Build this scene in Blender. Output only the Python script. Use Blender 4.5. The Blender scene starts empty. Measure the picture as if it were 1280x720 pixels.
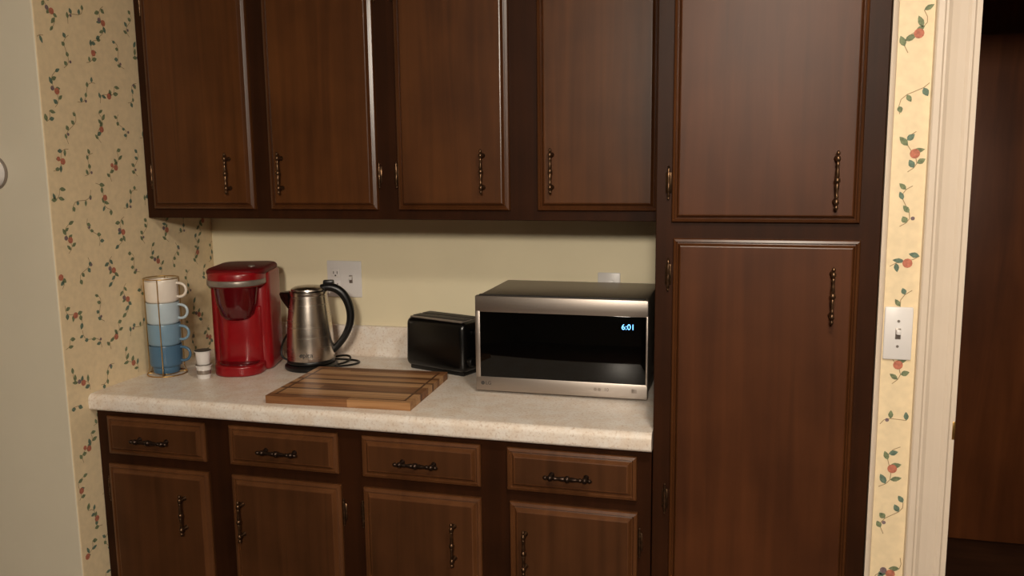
import bpy, bmesh, math, random
import numpy as np
from mathutils import Vector, Matrix
random.seed(7)
scene=bpy.context.scene
COL=scene.collection
XL,XR=-1.589,0.482
ZC=0.914; ZU=1.393; T=0.047

# ------------------------------------------------------------------ materials
def s2l(c):
    return tuple(((v/255.0)/12.92 if v/255.0<=0.04045 else ((v/255.0+0.055)/1.055)**2.4) for v in c)+(1.0,)
def newmat(name):
    m=bpy.data.materials.new(name); m.use_nodes=True
    nt=m.node_tree; b=nt.nodes["Principled BSDF"]
    return m,nt,b
def plain(name,rgb,rough=0.5,metal=0.0,coat=0.0,trans=0.0,noise=0.06,nscale=40,spec=0.5):
    m,nt,b=newmat(name)
    n=nt.nodes.new("ShaderNodeTexNoise"); n.inputs["Scale"].default_value=nscale
    tc=nt.nodes.new("ShaderNodeTexCoord"); nt.links.new(tc.outputs["Object"],n.inputs["Vector"])
    r=nt.nodes.new("ShaderNodeValToRGB")
    c=s2l(rgb); r.color_ramp.elements[0].position=0.3; r.color_ramp.elements[1].position=0.7
    r.color_ramp.elements[0].color=tuple(v*(1-noise) for v in c[:3])+(1,)
    r.color_ramp.elements[1].color=tuple(min(1,v*(1+noise)) for v in c[:3])+(1,)
    nt.links.new(n.outputs["Fac"],r.inputs["Fac"]); nt.links.new(r.outputs["Color"],b.inputs["Base Color"])
    b.inputs["Roughness"].default_value=rough; b.inputs["Metallic"].default_value=metal
    b.inputs["Coat Weight"].default_value=coat; b.inputs["Coat Roughness"].default_value=0.1
    b.inputs["Transmission Weight"].default_value=trans; b.inputs["Specular IOR Level"].default_value=spec
    return m
def wood(name,dark,light,scale=(22,22,1.1),rough=0.42,coat=0.0,mott=0.5,bump=0.02,coatr=0.22,spec=0.3):
    m,nt,b=newmat(name)
    tc=nt.nodes.new("ShaderNodeTexCoord")
    mp=nt.nodes.new("ShaderNodeMapping"); mp.inputs["Scale"].default_value=scale
    nt.links.new(tc.outputs["Object"],mp.inputs["Vector"])
    n=nt.nodes.new("ShaderNodeTexNoise"); n.inputs["Scale"].default_value=1.6; n.inputs["Detail"].default_value=9; n.inputs["Distortion"].default_value=0.7
    nt.links.new(mp.outputs[0],n.inputs["Vector"])
    n2=nt.nodes.new("ShaderNodeTexNoise"); n2.inputs["Scale"].default_value=5.0; n2.inputs["Detail"].default_value=3
    nt.links.new(tc.outputs["Object"],n2.inputs["Vector"])
    mx=nt.nodes.new("ShaderNodeMix"); mx.inputs[0].default_value=mott
    nt.links.new(n.outputs["Fac"],mx.inputs[2]); nt.links.new(n2.outputs["Fac"],mx.inputs[3])
    r=nt.nodes.new("ShaderNodeValToRGB"); r.color_ramp.elements[0].position=0.32; r.color_ramp.elements[1].position=0.68
    r.color_ramp.elements[0].color=s2l(dark); r.color_ramp.elements[1].color=s2l(light)
    nt.links.new(mx.outputs[0],r.inputs["Fac"]); nt.links.new(r.outputs["Color"],b.inputs["Base Color"])
    b.inputs["Roughness"].default_value=rough; b.inputs["Coat Weight"].default_value=coat; b.inputs["Coat Roughness"].default_value=coatr
    b.inputs["Specular IOR Level"].default_value=spec
    bp=nt.nodes.new("ShaderNodeBump"); bp.inputs["Strength"].default_value=bump; bp.inputs["Distance"].default_value=0.01
    nt.links.new(n.outputs["Fac"],bp.inputs["Height"]); nt.links.new(bp.outputs[0],b.inputs["Normal"])
    return m
M={}
M['door']=wood('cabinet_door_wood',(62,33,12),(90,52,22),spec=0.26,rough=0.40)
M['doorlow']=wood('base_door_wood',(56,32,15),(82,49,26),spec=0.25)
M['frame']=wood('cabinet_frame_wood',(37,19,9),(54,28,13),spec=0.10)
M['rim']=wood('moulding_wood',(60,32,13),(84,48,23),rough=0.30,spec=0.5)
M['rimlow']=wood('base_moulding_wood',(72,42,21),(100,62,35),rough=0.35,spec=0.35)
M['pantry']=wood('pantry_door_wood',(60,31,14),(82,45,22),spec=0.20)
M['fardoor']=wood('far_door_wood',(76,40,19),(108,60,30),scale=(9,9,0.8),mott=0.25,spec=0.2)
M['wall']=plain('cream_paint',(231,219,187),0.6,nscale=6,noise=0.02)
M['wallleft']=plain('offwhite_paint',(216,207,186),0.6,nscale=6,noise=0.02)
M['darkroom']=plain('painted_room_dimness',(150,132,108),0.7,nscale=6,noise=0.02)  # room's dimness put into the colour of unseen walls, keeps glass reflections dark
M['wallpaper']=plain('wallpaper_ground',(230,209,172),0.6,nscale=60,noise=0.05)
M['ceil']=plain('ceiling_paint',(235,230,218),0.8,nscale=80,noise=0.03)
M['floor']=wood('floor_wood',(48,28,18),(80,50,32),scale=(1.5,18,18))
M['trim']=plain('white_trim_paint',(214,198,180),0.35,nscale=10,noise=0.02)
M['bronze']=plain('antique_bronze',(96,72,52),0.33,0.9,nscale=120,noise=0.45)
M['darkbronze']=plain('dark_bronze',(56,42,34),0.33,0.8,nscale=120,noise=0.4)
M['black']=plain('black_plastic',(10,10,10),0.35)
M['blackgloss']=plain('black_gloss',(8,8,8),0.25)
M['glass']=plain('microwave_glass',(4,4,4),0.05,spec=0.35)
M['case']=plain('microwave_case_metal',(122,110,98),0.4,0.8,noise=0.03)
M['red']=plain('red_gloss_plastic',(136,8,18),0.30,coat=0.2,noise=0.03)
M['darkred']=plain('dark_red_smoked_plastic',(82,6,14),0.15,coat=0.4,noise=0.03)
M['lidred']=plain('satin_dark_red_plastic',(96,6,14),0.5,noise=0.03,spec=0.25)
M['grey']=plain('silver_grey_plastic',(150,140,132),0.35,0.6)
M['white']=plain('white_ceramic',(232,222,210),0.3,noise=0.02)
M['lblue']=plain('pale_blue_ceramic',(182,198,208),0.3,noise=0.02)
M['mblue']=plain('mid_blue_ceramic',(118,148,170),0.3,noise=0.02)
M['dblue']=plain('dark_blue_ceramic',(72,106,134),0.3,noise=0.02)
M['gold']=plain('gold_wire',(196,158,96),0.3,1.0)
M['plate']=plain('white_plastic',(222,218,216),0.35,noise=0.01)
M['slot']=plain('dark_slot',(40,36,34),0.6)
M['leaf']=plain('print_leaf_green',(114,124,92),0.7,nscale=200,noise=0.3)
M['leaf2']=plain('print_leaf_bluegreen',(96,116,100),0.7,nscale=200,noise=0.3)
M['berry']=plain('print_berry_red',(180,108,86),0.7,nscale=200,noise=0.25)
M['berry2']=plain('print_berry_blue',(120,100,104),0.7,nscale=200,noise=0.25)
M['stem']=plain('print_stem_brown',(160,132,96),0.7)
M['text']=plain('grey_print',(60,56,54),0.5)
M['dimtext']=plain('dim_print',(112,106,100),0.5)
def steel(name,scale,rgb=(176,168,158),rough=0.3):
    m,nt,b=newmat(name)
    tc=nt.nodes.new("ShaderNodeTexCoord"); mp=nt.nodes.new("ShaderNodeMapping"); mp.inputs["Scale"].default_value=scale
    n=nt.nodes.new("ShaderNodeTexNoise"); n.inputs["Scale"].default_value=3; n.inputs["Detail"].default_value=6
    nt.links.new(tc.outputs["Object"],mp.inputs[0]); nt.links.new(mp.outputs[0],n.inputs["Vector"])
    mr=nt.nodes.new("ShaderNodeMapRange"); mr.inputs[3].default_value=rough-0.05; mr.inputs[4].default_value=rough+0.07
    nt.links.new(n.outputs["Fac"],mr.inputs[0]); nt.links.new(mr.outputs[0],b.inputs["Roughness"])
    b.inputs["Base Color"].default_value=s2l(rgb); b.inputs["Metallic"].default_value=1.0
    return m
M['steel']=steel('brushed_steel',(2,60,200),(178,168,160),0.42)
M['steelk']=steel('kettle_steel',(2,2,40),(206,196,186),0.25)
def counter_mat():
    m,nt,b=newmat('speckled_laminate')
    tc=nt.nodes.new("ShaderNodeTexCoord")
    n=nt.nodes.new("ShaderNodeTexNoise"); n.inputs["Scale"].default_value=150; n.inputs["Detail"].default_value=4; n.inputs["Roughness"].default_value=0.65
    n2=nt.nodes.new("ShaderNodeTexNoise"); n2.inputs["Scale"].default_value=22; n2.inputs["Detail"].default_value=4
    for k in (n,n2): nt.links.new(tc.outputs["Object"],k.inputs["Vector"])
    r=nt.nodes.new("ShaderNodeValToRGB"); e=r.color_ramp.elements
    e[0].position=0.30; e[0].color=s2l((200,178,160)); e[1].position=0.45; e[1].color=s2l((232,223,213))
    x=e.new(0.70); x.color=s2l((238,231,223))
    r2=nt.nodes.new("ShaderNodeValToRGB"); r2.color_ramp.elements[0].position=0.35;r2.color_ramp.elements[1].position=0.6
    r2.color_ramp.elements[0].color=s2l((246,238,230)); r2.color_ramp.elements[1].color=(1,1,1,1)
    mx=nt.nodes.new("ShaderNodeMix"); mx.data_type='RGBA'; mx.blend_type='MULTIPLY'; mx.inputs[0].default_value=1
    nt.links.new(n.outputs["Fac"],r.inputs[0]); nt.links.new(n2.outputs["Fac"],r2.inputs[0])
    nt.links.new(r.outputs[0],mx.inputs[6]); nt.links.new(r2.outputs[0],mx.inputs[7]); nt.links.new(mx.outputs[2],b.inputs["Base Color"])
    b.inputs["Roughness"].default_value=0.32
    return m
M['counter']=counter_mat()
def emis(name,rgb,st):
    m,nt,b=newmat(name); b.inputs["Base Color"].default_value=s2l(rgb)
    b.inputs["Emission Color"].default_value=s2l(rgb); b.inputs["Emission Strength"].default_value=st; return m
M['led']=emis('led_display',(110,185,255),2.5)
M['lamp']=emis('lamp_diffuser',(255,232,196),1.5)

# ------------------------------------------------------------------ geometry helpers
def obj(name,bm,mats,smooth=False,angle=40):
    me=bpy.data.meshes.new(name); bmesh.ops.recalc_face_normals(bm,faces=bm.faces[:])
    bm.to_mesh(me); bm.free()
    if not isinstance(mats,(list,tuple)): mats=[mats]
    for k in mats: me.materials.append(k)
    o=bpy.data.objects.new(name,me); COL.objects.link(o)
    if smooth:
        for p in me.polygons: p.use_smooth=True
        try: me.set_sharp_from_angle(angle=math.radians(angle))
        except Exception: pass
    return o
def addbox(bm,x0,x1,y0,y1,z0,z1,bev=0,seg=2,mi=0):
    t=bmesh.new()
    bmesh.ops.create_cube(t,size=1)
    for v in t.verts: v.co=Vector(((x0+x1)/2+v.co.x*(x1-x0),(y0+y1)/2+v.co.y*(y1-y0),(z0+z1)/2+v.co.z*(z1-z0)))
    if bev>0: bmesh.ops.bevel(t,geom=t.edges[:],offset=bev,segments=seg,affect='EDGES',profile=0.5)
    for f in t.faces: f.material_index=mi
    me=bpy.data.meshes.new("tmp"); t.to_mesh(me); t.free(); bm.from_mesh(me); bpy.data.meshes.remove(me)
def box(name,x0,x1,y0,y1,z0,z1,mat,bev=0,seg=2):
    bm=bmesh.new(); addbox(bm,x0,x1,y0,y1,z0,z1,bev,seg); return obj(name,bm,mat,smooth=bev>0)
def lathe_bm(bm,prof,segs=48,center=(0,0,0),axis='Z',mi=0,closed=False):
    rings=[]
    cx,cy,cz=center
    for r,z in prof:
        ring=[]
        for i in range(segs):
            a=2*math.pi*i/segs; p=(r*math.cos(a),r*math.sin(a),z)
            if axis=='X': p=(p[2],p[0],p[1])
            if axis=='Y': p=(p[0],p[2],p[1])
            ring.append(bm.verts.new((p[0]+cx,p[1]+cy,p[2]+cz)))
        rings.append(ring)
    for a,b in zip(rings[:-1],rings[1:]):
        for i in range(segs):
            f=bm.faces.new((a[i],a[(i+1)%segs],b[(i+1)%segs],b[i])); f.material_index=mi
    if not closed:
        for rg,rr in ((rings[0],prof[0][0]),(rings[-1],prof[-1][0])):
            if rr>1e-5:
                f=bm.faces.new(rg); f.material_index=mi
def lathe(name,prof,mat,segs=48,center=(0,0,0),axis='Z',angle=40):
    bm=bmesh.new(); lathe_bm(bm,prof,segs,center,axis); return obj(name,bm,mat,True,angle)
def prism(name,pts,z0,z1,mat,bev=0.0,seg=3,plane='XY',smooth=True):
    bm=bmesh.new()
    def P(a,b,c):
        return (a,b,c) if plane=='XY' else ((a,c,b) if plane=='XZ' else (c,a,b))
    lo=[bm.verts.new(P(a,b,z0)) for a,b in pts]; hi=[bm.verts.new(P(a,b,z1)) for a,b in pts]
    bm.faces.new(lo); bm.faces.new(hi); n=len(pts)
    for i in range(n): bm.faces.new((lo[i],lo[(i+1)%n],hi[(i+1)%n],hi[i]))
    bmesh.ops.recalc_face_normals(bm,faces=bm.faces[:])
    if bev>0:
        es=[e for e in bm.edges if (e.verts[0] in lo and e.verts[1] in lo) or (e.verts[0] in hi and e.verts[1] in hi)]
        bmesh.ops.bevel(bm,geom=es,offset=bev,segments=seg,affect='EDGES',profile=0.5)
    return obj(name,bm,mat,smooth,35)
def tube(name,pts,rad,mat,cyclic=False,smooth=True,res=6):
    c=bpy.data.curves.new(name,'CURVE'); c.dimensions='3D'; c.bevel_depth=rad; c.bevel_resolution=res; c.use_fill_caps=True
    s=c.splines.new('NURBS' if smooth else 'POLY'); s.points.add(len(pts)-1)
    for i,p in enumerate(pts): s.points[i].co=(*p[:3],1); s.points[i].radius=p[3] if len(p)>3 else 1
    s.use_cyclic_u=cyclic
    if smooth: s.order_u=4; s.use_endpoint_u=not cyclic; s.resolution_u=8
    c.materials.append(mat)
    o=bpy.data.objects.new(name,c); COL.objects.link(o)
    bpy.context.view_layer.update()
    me=bpy.data.meshes.new_from_object(o.evaluated_get(bpy.context.evaluated_depsgraph_get()))
    bpy.data.objects.remove(o); bpy.data.curves.remove(c)
    o=bpy.data.objects.new(name,me); COL.objects.link(o)
    if not me.materials: me.materials.append(mat)
    for p in me.polygons: p.use_smooth=True
    return o
def text(name,s,size,loc,rot,mat,ext=0.0003,align='CENTER'):
    c=bpy.data.curves.new(name,'FONT'); c.body=s; c.size=size; c.extrude=ext; c.align_x=align; c.align_y='CENTER'
    o=bpy.data.objects.new(name,c); COL.objects.link(o)
    bpy.context.view_layer.update()
    me=bpy.data.meshes.new_from_object(o.evaluated_get(bpy.context.evaluated_depsgraph_get()))
    bpy.data.objects.remove(o); bpy.data.curves.remove(c)
    me.materials.clear(); me.materials.append(mat)
    o=bpy.data.objects.new(name,me); COL.objects.link(o); o.location=loc; o.rotation_euler=rot
    return o
def group(name,parts,loc=(0,0,0),rotz=0.0,local=False,sc=1.0):
    e=bpy.data.objects.new(name,None); e.empty_display_size=0.05; COL.objects.link(e)
    e.location=loc; e.rotation_euler=(0,0,rotz); e.scale=(sc,sc,sc)
    for p in parts:
        p.parent=e
        if not local: p.location=Vector(p.location)-Vector(loc)
    return e

# raised panel door : nested loops facing -Y
def panel(name,x0,x1,z0,z1,yb,mat,th=0.020,rimmat=None,w=1.0):
    prof=[(0,0),(0,th*0.40),(0.002,th*0.6),(0.010*w,th*0.72),(0.013*w,th*0.50),(0.016*w,th*0.55),(0.023*w,th*0.97),(0.026*w,th)]
    bm=bmesh.new(); loops=[]
    for i,d in prof:
        y=yb-d
        loops.append([bm.verts.new(p) for p in ((x0+i,y,z0+i),(x1-i,y,z0+i),(x1-i,y,z1-i),(x0+i,y,z1-i))])
    for k,(a,b) in enumerate(zip(loops[:-1],loops[1:])):
        for i in range(4):
            f=bm.faces.new((a[i],a[(i+1)%4],b[(i+1)%4],b[i])); f.material_index=1 if k>=1 else 0
    bm.faces.new(loops[-1]); bm.faces.new(loops[0][::-1])
    return obj(name,bm,[mat,rimmat or mat])
def handle(name,cx,cz,y,L,mat,vert=True,k=1.0):
    bm=bmesh.new(); h=L/2
    half=[(0.0,h),(0.0022,h-0.001),(0.0042,h-0.005),(0.0040,h-0.008),(0.0022,h-0.011),(0.0050,h-0.014),(0.0056,h-0.018),(0.0050,h-0.022),(0.0026,h-0.025),(0.0044,h-0.029),(0.0030,h-0.033),(0.0034,h-0.040),(0.0048,0.010),(0.0036,0.0065),(0.0062,0.004),(0.0064,0.0)]
    prof=half+[(r,-z) for r,z in half[::-1][1:]]
    prof=[(r*k,z) for r,z in prof]
    yy=y-0.024
    if vert:
        lathe_bm(bm,prof,14,(cx,yy,cz),'Z')
        for s in (1,-1): lathe_bm(bm,[(0.0072,y),(0.0066,y-0.003),(0.0036,y-0.006),(0.0032,y-0.024)],12,(cx,0,cz+s*(h-0.018)),'Y')
    else:
        lathe_bm(bm,prof,14,(cx,yy,cz),'X')
        for s in (1,-1): lathe_bm(bm,[(0.0072,y),(0.0066,y-0.003),(0.0036,y-0.006),(0.0032,y-0.024)],12,(cx+s*(h-0.018),0,cz),'Y')
    return obj(name,bm,mat,True,60)
def hinge(name,cx,cz,y,mat,L=0.078):
    bm=bmesh.new(); h=L/2
    half=[(0.0,h),(0.0030,h-0.003),(0.0016,h-0.007),(0.0038,h-0.010),(0.0026,h-0.014),(0.0040,h-0.018),(0.0040,0.003),(0.0034,0.0)]
    lathe_bm(bm,half+[(r,-z) for r,z in half[::-1][1:]],12,(cx,y-0.006,cz),'Z')
    addbox(bm,cx-0.007,cx+0.007,y-0.003,y,cz-h*0.6,cz+h*0.6,0.0008,1)
    return obj(name,bm,mat,True,60)

# ------------------------------------------------------------------ ROOM
box('floor',-3.4,3.2,-6.6,2.2,-0.1,0,M['floor'])
box('ceiling',-3.4,3.2,-6.6,2.2,2.44,2.54,M['ceil'])
box('wall_back',XL,0.60,0,0.1,0,2.44,M['wall'])
bm=bmesh.new(); addbox(bm,-3.4,XL,-0.7146,0.1,0,2.44,0.004,2)
for f in bm.faces:
    f.normal_update(); f.material_index=1 if f.normal.x>0.5 else 0
wl=obj('wall_left',bm,[M['wallleft'],M['wallpaper']])
bm=bmesh.new(); addbox(bm,XR+0.003,0.60,-0.612,-0.005,0,2.44)
wr=obj('wall_right',bm,[M['wallpaper']])
box('wall_door_header',0.60,1.50,-0.612,-0.49,2.06,2.44,M['wall'])
box('wall_right_far',1.50,3.2,-0.612,-0.49,0,2.44,M['wall'])
box('wall_east',3.2,3.3,-6.6,-0.49,0,2.44,M['darkroom'])
box('wall_west',-3.5,-3.4,-6.6,0.1,0,2.44,M['darkroom'])
box('wall_front',-3.4,3.2,-6.7,-6.6,0,2.44,M['darkroom'])
box('wall_hall',0.60,3.2,1.10,1.2,0,2.44,M['fardoor'])
box('wall_hall_west',0.50,0.60,0.1,1.2,0,2.44,M['wall'])
box('wall_hall_east',2.6,2.7,-0.49,1.1,0,2.44,M['wall'])
dp=[box('slab',0.75,1.66,1.06,1.095,0.012,2.0,M['fardoor'],0.003)]
dp.append(lathe('knob',[(0.0,0.94),(0.02,0.945),(0.027,0.965),(0.02,0.985),(0.010,0.99),(0.010,1.04),(0.028,1.05),(0.03,1.06)],M['bronze'],24,(1.60,0,1.0),'Y'))
group('door_1',dp,(1.2,1.08,0))
pr=[(0.0,-0.612),(0.0,-0.632),(0.003,-0.635),(0.014,-0.635),(0.018,-0.631),(0.022,-0.631),(0.030,-0.626),(0.044,-0.624),(0.060,-0.623),(0.066,-0.626),(0.072,-0.626),(0.076,-0.622),(0.086,-0.622),(0.088,-0.612)]
prism('trim_1',[(0.565+a,b) for a,b in pr],0,2.12,M['trim'],smooth=False)
prism('trim_2',[(1.54-a,b) for a,b in pr],0,2.12,M['trim'],smooth=False)
box('trim_3',0.565,1.54,-0.632,-0.612,2.06,2.14,M['trim'],0.003)
box('trim_4',0.600,0.650,-0.612,-0.49,0,2.06,M['trim'],0.002)
box('trim_5',1.455,1.50,-0.612,-0.49,0,2.06,M['trim'],0.002)
q=[(0,0)]+[(0.0135*math.cos(a),-0.0135*math.sin(a)) for a in np.linspace(0,math.pi/2,7)]
prism('trim_6',[(XR+0.001+a,-0.612+b) for a,b in q],0,2.44,M['trim'])
group('strike_plate',[box('plate',0.646,0.652,-0.6235,-0.600,0.945,0.985,M['gold'],0.001)],(0.65,-0.61,0.96))

def sprigs(name,mapf,s0,s1,t0,t1,parent,cell=0.105,seed=3,off=(0,0),k_=1.0,stag=0.5,amax=2.4):
    rnd=random.Random(seed); bm=bmesh.new()
    def poly(pts,mi,h):
        if any(p[0]<s0 or p[0]>s1 or p[1]<t0 or p[1]>t1 for p in pts): return
        f=bm.faces.new([bm.verts.new(mapf(p[0],p[1],h)) for p in pts]); f.material_index=mi
    def leaf(x,y,a,l,w,mi):
        pts=[]
        for u,v in ((0,0),(0.25,0.8),(0.5,1),(0.78,0.6),(1,0),(0.78,-0.6),(0.5,-1),(0.25,-0.8)):
            px,py=u*l,v*w/2; pts.append((x+px*math.cos(a)-py*math.sin(a),y+px*math.sin(a)+py*math.cos(a)))
        poly(pts,mi,0.0006)
    def disc(x,y,r,mi,h=0.0008):
        poly([(x+r*math.cos(2*math.pi*i/12),y+r*math.sin(2*math.pi*i/12)) for i in range(12)],mi,h)
    def stem(pts,w=0.0008):
        for (x0,y0),(x1,y1) in zip(pts[:-1],pts[1:]):
            d=math.hypot(x1-x0,y1-y0); nx,ny=-(y1-y0)/d*w,(x1-x0)/d*w
            poly([(x0-nx,y0-ny),(x1-nx,y1-ny),(x1+nx,y1+ny),(x0+nx,y0+ny)],4,0.0004)
    nx=int((s1-s0)/cell)+3; nz=int((t1-t0)/cell)+3
    for i in range(-1,nx):
        for j in range(-1,nz):
            x=s0+off[0]+(i+0.5+stag*(j%2))*cell+rnd.uniform(-.010,.010); y=t0+off[1]+(j+0.5)*cell+rnd.uniform(-.010,.010)
            a0=rnd.uniform(0.6,amax)+(math.pi if rnd.random()<.3 else 0); fl=rnd.choice((-1,1))
            L=cell*rnd.uniform(.72,.95); pts=[]
            for k in range(9):
                u=k/8-0.5; b=0.013*k_*math.sin(u*6.0)*fl
                pts.append((x+u*L*math.cos(a0)-b*math.sin(a0),y+u*L*math.sin(a0)+b*math.cos(a0)))
            stem(pts)
            big=(i+j)%2==0
            for k in range(1,9,1 if big else 2):
                px,py=pts[k]; side=1 if k%2 else -1
                if big and k in (3,7): 
                    continue
                leaf(px,py,a0+side*rnd.uniform(.6,1.2),k_*rnd.uniform(.014,.020)*(1.1 if big else .85),k_*rnd.uniform(.0085,.012),0 if rnd.random()<.6 else 1)
            if big:
                px,py=pts[4]
                disc(px+.006,py-.004,.0085*k_,2)
                if rnd.random()<.6: disc(px-.009,py+.003,.0062*k_,2 if rnd.random()<.4 else 3)
            else:
                px,py=pts[2]; disc(px+.006,py,.0042,3)
    o=obj(name,bm,[M['leaf'],M['leaf2'],M['berry'],M['berry2'],M['stem']]); o.parent=parent
    return o
sprigs('wallpaper_print',lambda s,t,h:(XL+h,s,t),-0.708,-0.002,0.3,2.2,wl,cell=0.101,k_=1.05)
sprigs('wallpaper_print_strip',lambda s,t,h:(s,-0.612-h,t),XR+0.016,0.564,0.3,2.2,wr,cell=0.118,seed=11,off=(-0.026,0.035),k_=1.2,stag=0.0,amax=2.2)

# ------------------------------------------------------------------ UPPER CABINET
parts=[]
g=0.001
bm=bmesh.new()
addbox(bm,XL+g,-g,-0.305,-g,1.408,2.16)
addbox(bm,XL+g,-g,-0.325,-0.305,ZU,2.16,0.0015,1)
addbox(bm,XL+g,XL+0.02,-0.305,-g,ZU,1.41)
parts.append(obj('carcass',bm,M['frame']))
UD=[(-1.556,-1.207),(-1.154,-0.813),(-0.750,-0.424),(-0.346,-0.022)]
for i,(a,b) in enumerate(UD):
    parts.append(panel('door_%d'%(i+1),a,b,1.421,2.13,-0.3255,M['door'],0.020,M['rim'],0.85))
for i,x in enumerate((-1.281,-1.108,-0.496,-0.304)):
    parts.append(handle('handle_%d'%(i+1),x,1.527,-0.345,0.122,M['bronze']))
for i,x in enumerate((-1.561,-0.808,-0.756,-0.016)):
    for j,z in enumerate((1.52,2.03)): parts.append(hinge('hinge_%d_%d'%(i+1,j+1),x,z,-0.3255,M['bronze']))
group('upper_cabinet',parts,((XL)/2,-0.16,1.75))
box('wall_soffit',XL+g,XR,-0.40,-g,2.17,2.44,M['wall'])

# ------------------------------------------------------------------ BASE CABINET
parts=[]
bm=bmesh.new()
addbox(bm,XL+g,-0.003,-0.590,-g,0.10,ZC-T-0.001)
addbox(bm,XL+g,-0.003,-0.610,-0.590,0.10,ZC-T-0.001,0.001,1)
addbox(bm,XL+g,-0.003,-0.540,-g,0.0,0.10)
parts.append(obj('carcass',bm,M['frame']))
DR=[(-1.547,-1.228),(-1.153,-0.826),(-0.757,-0.431),(-0.362,-0.037)]
for i,(a,b) in enumerate(DR):
    parts.append(panel('drawer_%d'%(i+1),a,b,0.737,0.849,-0.6105,M['doorlow'],0.020,M['rimlow'],0.9))
    parts.append(handle('drawer_pull_%d'%(i+1),(a+b)/2-0.002,0.790,-0.630,0.122,M['darkbronze'],False,1.35))
DD=[(-1.553,-1.225),(-1.152,-0.822),(-0.757,-0.431),(-0.356,-0.034)]
for i,(a,b) in enumerate(DD):
    parts.append(panel('door_%d'%(i+1),a,b,0.13,0.707,-0.6105,M['doorlow'],0.020,M['rimlow'],0.9))
for i,x in enumerate((-1.300,-1.116,-0.502,-0.313)):
    parts.append(handle('handle_%d'%(i+1),x,0.586,-0.630,0.122,M['bronze']))
for i,x in enumerate((-1.558,-0.817,-0.762,-0.029)):
    for j,z in enumerate((0.63,0.20)): parts.append(hinge('hinge_%d_%d'%(i+1,j+1),x,z,-0.6105,M['bronze']))
group('base_cabinet',parts,(XL/2,-0.3,0.45))

# ------------------------------------------------------------------ PANTRY
parts=[]
bm=bmesh.new()
addbox(bm,0.0,XR,-0.593,-g,0.10,2.16)
addbox(bm,0.0,XR,-0.613,-0.593,0.10,2.16,0.0015,1)
addbox(bm,0.0,XR,-0.54,-g,0.0,0.10)
parts.append(obj('carcass',bm,M['frame']))
parts.append(panel('upper_door',0.036,0.438,1.414,2.13,-0.6135,M['pantry'],0.020,M['rim'],0.7))
parts.append(panel('lower_door',0.041,0.442,0.13,1.377,-0.6135,M['pantry'],0.020,M['rim'],0.7))
parts.append(handle('handle_1',0.385,1.507,-0.6335,0.128,M['bronze']))
parts.append(handle('handle_2',0.386,1.258,-0.6335,0.128,M['bronze']))
for j,(x,z) in enumerate(((0.028,1.503),(0.028,2.03),(0.030,1.293),(0.030,0.750),(0.030,0.22))): parts.append(hinge('hinge_%d'%(j+1),x,z,-0.6135,M['bronze']))
group('pantry_cabinet',parts,(0.24,-0.3,1.0))

# ------------------------------------------------------------------ COUNTERTOP
R=0.017; yF=-0.640
pts=[(-0.0015,ZC-T),(yF+R*0.6,ZC-T)]
for a in np.linspace(-math.pi/2,-math.pi,5): pts.append((yF+0.010+0.010*math.cos(a),ZC-T+0.010+0.010*math.sin(a)))
for a in np.linspace(math.pi,math.pi/2,9): pts.append((yF+R+R*math.cos(a),ZC-R+R*math.sin(a)))
pts.append((-0.030,ZC))
for a in np.linspace(-math.pi/2,0,5): pts.append((-0.030+0.010*math.cos(a),ZC+0.010+0.010*math.sin(a)))
pts+= [(-0.020,1.008),(-0.017,1.0145),(-0.012,1.0156),(-0.0015,1.0156)]
ct=prism('slab',pts,XL+0.0012,-0.0012,M['counter'],plane='YZ')
group('countertop',[ct],(XL/2,-0.3,ZC))

# ------------------------------------------------------------------ MICROWAVE
x0,x1=-0.517,-0.040; yf=-0.375; zb,zt=0.926,1.189
P=[]
P.append(box('case',x0+0.004,x1-0.004,yf+0.022,-0.045,zb,zt-0.001,M['case'],0.004))
bm=bmesh.new()
wx0,wx1,wz0,wz1=x0+0.014,x1-0.006,0.962,1.144
addbox(bm,x0,x1,yf,yf+0.022,wz1,zt,0.003); addbox(bm,x0,x1,yf,yf+0.022,zb-0.005,wz0,0.003)
addbox(bm,x0,wx0,yf,yf+0.022,wz0-0.004,wz1+0.004,0.002); addbox(bm,wx1,x1,yf,yf+0.022,wz0-0.004,wz1+0.004,0.002)
P.append(obj('door_frame',bm,M['steel'],True))
P.append(box('door_glass',wx0-0.001,wx1+0.001,yf+0.0015,yf+0.020,wz0-0.001,wz1+0.001,M['glass'],0.001))
P.append(box('door_handle_lip',x0+0.01,x1-0.01,yf+0.004,yf+0.02,zt-0.0005,zt+0.003,M['slot'],0.001))
for i,(fx,fy) in enumerate(((x0+.04,yf+.06),(x1-.04,yf+.06),(x0+.04,-.08),(x1-.04,-.08))):
    P.append(lathe('foot_%d'%(i+1),[(0.012,ZC+0.0003),(0.014,ZC+.004),(0.014,zb+0.001)],M['black'],16,(fx,fy,0)))
rx=(math.pi/2,0,0)
P.append(text('clock_digits','6:01',0.021,(-0.093,yf+0.0012,1.116),rx,M['led']))
P.append(text('logo_text','LG',0.014,(-0.481,yf-0.0003,0.943),rx,M['text']))
P.append(lathe('logo_disc',[(0.0055,yf-0.0006),(0.0055,yf)],M['text'],20,(-0.497,0,0.943),'Y'))
P.append(text('button_label','10',0.013,(-0.150,yf-0.0003,0.943),rx,M['dimtext']))
for i,x in enumerate((-0.180,-0.169)):
    P.append(lathe('button_%d'%(i+1),[(0.0045,yf-0.0008),(0.0045,yf)],M['grey'],20,(x,0,0.943),'Y'))
P.append(box('button_start',-0.082,-0.068,yf-0.0008,yf,0.938,0.949,M['grey'],0.0003))
group('microwave',P,(-0.28,-0.21,ZC))

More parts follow.
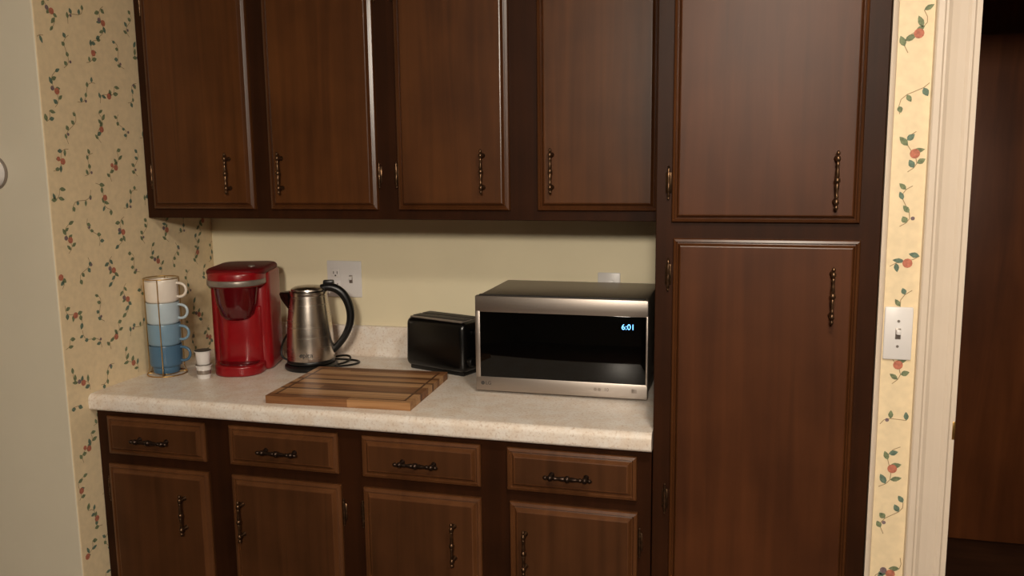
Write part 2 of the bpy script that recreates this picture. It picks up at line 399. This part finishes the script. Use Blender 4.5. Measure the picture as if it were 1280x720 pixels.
# ------------------------------------------------------------------ TOASTER (local)
P=[]
w,d,h=0.120,0.065,0.166
bm=bmesh.new(); addbox(bm,-w,w,-d,d,0.010,h,0.022,5)
for v in bm.verts:
    k=(v.co.z)/h; v.co.x*=1-0.03*k; v.co.y*=1-0.06*k
P.append(obj('shell',bm,M['blackgloss'],True,50))
P.append(box('base_skirt',-w+0.014,w-0.014,-d+0.014,d-0.014,0.0003,0.016,M['black'],0.003))
P.append(box('top_trim',-w+0.018,w-0.018,-d+0.014,d-0.014,h-0.003,h+0.0015,M['grey'],0.001))
for i,y in enumerate((-0.022,0.022)):
    P.append(box('slot_%d'%(i+1),-w+0.020,w-0.020,y-0.0175,y+0.0175,h-0.002,h+0.0035,M['slot'],0.001))
P.append(box('lever_track',w-0.004,w+0.0005,-0.006,0.006,0.06,0.14,M['slot'],0.001))
P.append(box('lever',w-0.002,w+0.016,-0.017,0.017,0.122,0.136,M['black'],0.004))
P.append(lathe('dial',[(0.014,w-0.003),(0.014,w+0.008),(0.011,w+0.011)],M['black'],24,(0,-0.035,0.045),'X'))
group('toaster',P,(-0.688,-0.134,ZC),math.radians(-20),True)

# ------------------------------------------------------------------ CUTTING BOARD (local)
bw,bd,bt=0.206,0.168,0.022
woods=[wood('board_wood_%d'%i,a,b,scale=(2.5,60,60),rough=0.5,mott=0.2) for i,(a,b) in enumerate((((136,94,56),(180,136,94)),((96,60,34),(148,102,66)),((66,41,26),(108,72,46)),((154,112,72),(194,152,110))))]
bm=bmesh.new()
ys=[-bd]; rnd=random.Random(5)
ws=[.03,.018,.036,.014,.032,.022,.036,.013,.034,.022,.036,.014,.03]
tot=sum(ws); seq=[1,0,3,2,0,1,3,2,0,1,3,0,1]
for k in range(len(ws)):
    y0=ys[-1]; y1=y0+ws[k]/tot*2*bd; ys.append(y1)
    sp=rnd.uniform(-0.12,0.12); 
    addbox(bm,-bw,sp,y0,y1,0.0003,bt,0.0004,1,seq[k]); addbox(bm,sp,bw,y0,y1,0.0003,bt,0.0004,1,rnd.choice((seq[k],seq[k],0,1)))
P=[obj('staves',bm,woods)]
bm=bmesh.new(); gi=0.018; gw=0.006
for (a,b,c,e) in ((-bw+gi,bw-gi,-bd+gi,-bd+gi+gw),(-bw+gi,bw-gi,bd-gi-gw,bd-gi),(-bw+gi,-bw+gi+gw,-bd+gi,bd-gi),(bw-gi-gw,bw-gi,-bd+gi,bd-gi)):
    addbox(bm,a,b,c,e,bt-0.002,bt+0.0004)
P.append(obj('juice_groove',bm,woods[2]))
group('cutting_board',P,(-0.843,-0.430,ZC),math.radians(2.5),True)

# ------------------------------------------------------------------ KETTLE (local, handle +X)
P=[]
P.append(lathe('power_base',[(0.0,0.0003),(0.076,0.0003),(0.079,0.004),(0.079,0.011),(0.073,0.017),(0.0,0.018)],M['black']))
P.append(lathe('body_skirt',[(0.0,0.0185),(0.070,0.0185),(0.0715,0.021),(0.0715,0.028),(0.070,0.030),(0,0.030)],M['black']))
P.append(lathe('body',[(0.0,0.0305),(0.0705,0.0305),(0.0712,0.045),(0.0705,0.075),(0.068,0.115),(0.0645,0.155),(0.060,0.195),(0.0565,0.225),(0.056,0.233),(0.0,0.234)],M['steelk'],64,angle=60))
P.append(lathe('collar',[(0.0572,0.226),(0.0578,0.230),(0.0572,0.236),(0.054,0.239),(0.0,0.239)],M['steelk'],64))
P.append(lathe('lid',[(0.051,0.2395),(0.050,0.244),(0.040,0.249),(0.02,0.252),(0.0,0.2525)],M['steelk'],48))
bm=bmesh.new()
sp=[(-0.050,0.030,0.236),(-0.052,-0.030,0.236),(-0.090,0.0,0.232),(-0.054,0.026,0.180),(-0.054,-0.026,0.180),(-0.084,0.0,0.212)]
v=[bm.verts.new(p) for p in sp]
bm.faces.new((v[0],v[2],v[1])); bm.faces.new((v[0],v[3],v[5],v[2])); bm.faces.new((v[1],v[2],v[5],v[4])); bm.faces.new((v[3],v[4],v[5])); bm.faces.new((v[0],v[1],v[4],v[3]))
bmesh.ops.bevel(bm,geom=bm.edges[:],offset=0.003,segments=2,affect='EDGES')
P.append(obj('spout',bm,M['darkbronze'],True))
hd=tube('handle',[(0.040,0,0.243,1.0),(0.062,0,0.250,1.1),(0.094,0,0.240,1.15),(0.118,0,0.205,1.15),(0.127,0,0.160,1.05),(0.118,0,0.115,.95),(0.093,0,0.075,.9),(0.066,0,0.052,.9)],0.0115,M['black'])
P.append(hd)
P.append(box('lid_release',0.046,0.078,-0.010,0.010,0.254,0.268,M['black'],0.004))
P.append(text('logo_text','epica',0.020,(0.0715*math.sin(-0.02),-0.0715*math.cos(0.02),0.052),(math.pi/2,0,-0.02),M['text'],0.0012))
P.append(tube('power_cord',[(0.072,-0.02,0.006),(0.10,-0.01,0.004),(0.135,0.01,0.0035),(0.145,0.05,0.0035),(0.11,0.075,0.0035),(0.06,0.090,0.004),(0.0,0.095,0.004),(-0.07,0.08,0.004),(-0.105,0.07,0.01),(-0.11,0.075,0.05),(-0.09,0.12,0.09),(-0.06,0.135,0.12)],0.0032,M['black']))
P.append(tube('cord_loop',[(0.072,0.0,0.006),(0.10,0.03,0.004),(0.12,0.055,0.012),(0.10,0.085,0.02),(0.06,0.095,0.010)],0.0032,M['black']))
ke=group('electric_kettle',P,(-1.118,-0.204,ZC),math.radians(18),True,1.04)

# ------------------------------------------------------------------ COFFEE MAKER (local, faces -Y)
def rr(hw,y0,y1,rf,rb,n=8):
    pts=[]
    for cx,cy,a0,r in ((hw-rb,y1-rb,0,rb),(-hw+rb,y1-rb,math.pi/2,rb),(-hw+rf,y0+rf,math.pi,rf),(hw-rf,y0+rf,3*math.pi/2,rf)):
        for a in np.linspace(a0,a0+math.pi/2,n): pts.append((cx+r*math.cos(a),cy+r*math.sin(a)))
    return pts
P=[]
P.append(prism('rear_housing',rr(0.090,-0.045,0.130,0.030,0.045),0.0003,0.302,M['red'],0.012))
P.append(prism('head',rr(0.083,-0.128,0.02,0.072,0.02,12),0.262,0.312,M['red'],0.012))
P.append(prism('lid_top',rr(0.087,-0.12,0.128,0.07,0.05,12),0.296,0.317,M['lidred'],0.010,4))
P.append(prism('lid_handle',rr(0.0845,-0.134,-0.035,0.076,0.01,14),0.268,0.286,M['grey'],0.004))
P.append(lathe('brew_head',[(0.0,0.165),(0.040,0.167),(0.050,0.178),(0.060,0.215),(0.066,0.267),(0,0.267)],M['darkred'],40,(0,-0.058,0)))
P.append(prism('bay_back',rr(0.074,-0.075,0.0,0.060,0.01,12),0.028,0.200,M['red'],0.004))
P.append(prism('drip_base',rr(0.072,-0.130,0.0,0.062,0.01,12),0.0003,0.032,M['red'],0.006))
P.append(prism('drip_tray',rr(0.058,-0.118,-0.05,0.050,0.01,12),0.030,0.036,M['darkred'],0.002))
P.append(lathe('brew_button',[(0.010,0.317),(0.010,0.320),(0.008,0.321)],M['grey'],20,(0.04,-0.03,0)))
group('coffee_maker',P,(-1.321,-0.250,ZC),math.radians(16),True,1.03)

# ------------------------------------------------------------------ MUGS + RACK
mx,my=-1.522,-0.375
def mug(mat,z):
    bm=bmesh.new()
    lathe_bm(bm,[(0.0,0.0006),(0.037,0.0006),(0.039,0.003),(0.040,0.019),(0.0455,0.0225),(0.048,0.029),(0.0485,0.084),(0.0478,0.0868),(0.0462,0.0868),(0.0450,0.082),(0.0435,0.030),(0.036,0.020),(0.0,0.018)],48,closed=False)
    o=obj('body',bm,mat,True,50)
    h=tube('handle',[(0.045,0,0.078,1),(0.060,0,0.079,1),(0.074,0,0.072,1),(0.078,0,0.057,1),(0.073,0,0.042,1),(0.060,0,0.034,1),(0.045,0,0.037,1)],0.0042,mat)
    return group('coffee_mug',[o,h],(mx,my,z),math.radians(12),True)
for i,mname in enumerate(('dblue','mblue','lblue','white')):
    mug(M[mname],ZC+0.006+i*0.0665)
P=[]
rr_=0.0515
def ring(r,z,n=28): return [(r*math.cos(2*math.pi*i/n),r*math.sin(2*math.pi*i/n),z) for i in range(n)]
P.append(tube('base_ring',ring(0.058,0.0022),0.0018,M['gold'],True))
P.append(tube('seat_ring',ring(0.030,0.0040),0.0016,M['gold'],True))
P.append(tube('top_ring',ring(rr_,0.299),0.0016,M['gold'],True))
for i,a in enumerate((-2.75,-1.15,0.75,2.0)):
    ca,sa=math.cos(a),math.sin(a)
    P.append(tube('upright_%d'%i,[(0.028*ca,0.028*sa,0.004),(0.058*ca,0.058*sa,0.0025),(rr_*ca,rr_*sa,0.02),(rr_*ca,rr_*sa,0.299)],0.0015,M['gold'],smooth=False))
group('mug_rack',P,(mx,my,ZC),0,True)

def pod(z,lidmat,band):
    bm=bmesh.new()
    lathe_bm(bm,[(0.0,0.0005),(0.0175,0.0005),(0.0185,0.002),(0.0215,0.038),(0.0245,0.0385),(0.0248,0.0405),(0.0,0.0408)],32)
    P=[obj('cup',bm,M['plate'],True), lathe('foil_lid',[(0.0236,0.0409),(0.0234,0.0416),(0.0,0.0418)],lidmat,32)]
    if band: P.append(lathe('label_band',[(0.0199,0.014),(0.0209,0.026)],M['grey'],32))
    return group('coffee_pod',P,(-1.372,-0.402,z),0,True,1.04)
pod(ZC,M['grey'],True); pod(ZC+0.0437,M['text'],False)

# ------------------------------------------------------------------ OUTLETS / SWITCH / THERMOSTAT
P=[box('cover_plate',-1.153,-1.028,-0.006,-0.0003,1.109,1.231,M['plate'],0.003)]
for z in (1.150,1.190):
    P.append(box('receptacle',-1.137,-1.105,-0.0085,-0.004,z-0.0145,z+0.0145,M['plate'],0.003))
    for dx in (-0.0065,0.0065): P.append(box('blade_slot',-1.121+dx-0.0012,-1.121+dx+0.0012,-0.0088,-0.006,z-0.003,z+0.006,M['slot']))
    P.append(box('ground_slot',-1.1235,-1.1185,-0.0088,-0.006,z-0.011,z-0.006,M['slot']))
P.append(box('switch_bezel',-1.072,-1.060,-0.0075,-0.004,1.157,1.183,M['grey'],0.0005))
P.append(box('toggle',-1.0705,-1.0615,-0.016,-0.005,1.168,1.180,M['plate'],0.002))
group('wall_outlet',P,(-1.09,0,1.17))
P=[box('cover_plate',-0.236,-0.166,-0.006,-0.0003,1.096,1.212,M['plate'],0.003)]
for z in (1.134,1.174):
    P.append(box('receptacle',-0.217,-0.185,-0.0085,-0.004,z-0.0145,z+0.0145,M['plate'],0.003))
    for dx in (-0.0065,0.0065): P.append(box('blade_slot',-0.201+dx-0.0012,-0.201+dx+0.0012,-0.0088,-0.006,z-0.003,z+0.006,M['slot']))
group('wall_outlet',P,(-0.2,0,1.15))
P=[box('cover_plate',0.4985,0.556,-0.6185,-0.6132,1.116,1.233,M['plate'],0.003)]
P.append(box('switch_bezel',0.5215,0.5325,-0.6195,-0.617,1.162,1.186,M['grey'],0.0005))
P.append(box('toggle',0.5225,0.5315,-0.630,-0.617,1.173,1.184,M['plate'],0.002))
for z in (1.146,1.202): P.append(lathe('screw',[(0.003,-0.6195),(0.003,-0.618)],M['grey'],12,(0.527,0,z),'Y'))
group('light_switch',P,(0.527,-0.612,1.175))
P=[lathe('housing',[(0.0,-0.745),(0.034,-0.745),(0.040,-0.742),(0.043,-0.735),(0.043,-0.7155)],M['plate'],48,(-1.762,0,1.540),'Y')]
P.append(lathe('base_ring',[(0.046,-0.722),(0.047,-0.7155)],M['grey'],48,(-1.762,0,1.540),'Y'))
P.append(lathe('dial_face',[(0.0,-0.7465),(0.026,-0.7462),(0.028,-0.745)],M['grey'],40,(-1.762,0,1.540),'Y'))
group('thermostat',P,(-1.762,-0.7146,1.54))

# ------------------------------------------------------------------ LIGHT
def lamp(x,y):
    P=[lathe('pan',[(0.17,2.4395),(0.17,2.42),(0.16,2.415)],M['trim'],48,(x,y,0)),
       lathe('diffuser',[(0.155,2.415),(0.13,2.385),(0.07,2.365),(0.0,2.36)],M['lamp'],48,(x,y,0))]
    group('ceiling_lamp',P,(x,y,2.43))
lamp(0.35,-1.75); lamp(0.35,-4.75)
def area(name,loc,size,en,col,rot=(0,0,0)):
    l=bpy.data.lights.new(name,'AREA'); l.shape='DISK'; l.size=size; l.energy=en; l.color=col
    o=bpy.data.objects.new(name,l); o.location=loc; o.rotation_euler=rot; COL.objects.link(o); return o
area('ceiling_bulb',(0.35,-1.75,2.35),0.30,20,(1.0,0.885,0.735))
area('room_lamp_light',(0.35,-4.1,2.33),0.40,92,(1.0,0.885,0.735),(math.radians(72),0,0))
w=bpy.data.worlds.new('world'); scene.world=w; w.use_nodes=True
w.node_tree.nodes['Background'].inputs[0].default_value=(1,0.9,0.78,1); w.node_tree.nodes['Background'].inputs[1].default_value=0.05

# ------------------------------------------------------------------ CAMERA
cx,cy,cz,th,pi_,ro,f=.1994,-2.6204,1.5606,.2649,.1483,-.0115,1079.77
F=Vector((-math.sin(th)*math.cos(pi_),math.cos(th)*math.cos(pi_),-math.sin(pi_)))
r=Vector((math.cos(th),math.sin(th),0)); u=r.cross(F)
r2=r*math.cos(ro)+u*math.sin(ro); u2=-r*math.sin(ro)+u*math.cos(ro)
m=Matrix(((r2.x,u2.x,-F.x,cx),(r2.y,u2.y,-F.y,cy),(r2.z,u2.z,-F.z,cz),(0,0,0,1)))
cd=bpy.data.cameras.new('camera'); cd.sensor_width=36; cd.lens=f*36/1280; cd.clip_start=0.02
co=bpy.data.objects.new('camera',cd); COL.objects.link(co); co.matrix_world=m; scene.camera=co
scene.view_settings.view_transform='Standard'
scene.view_settings.exposure=0.0
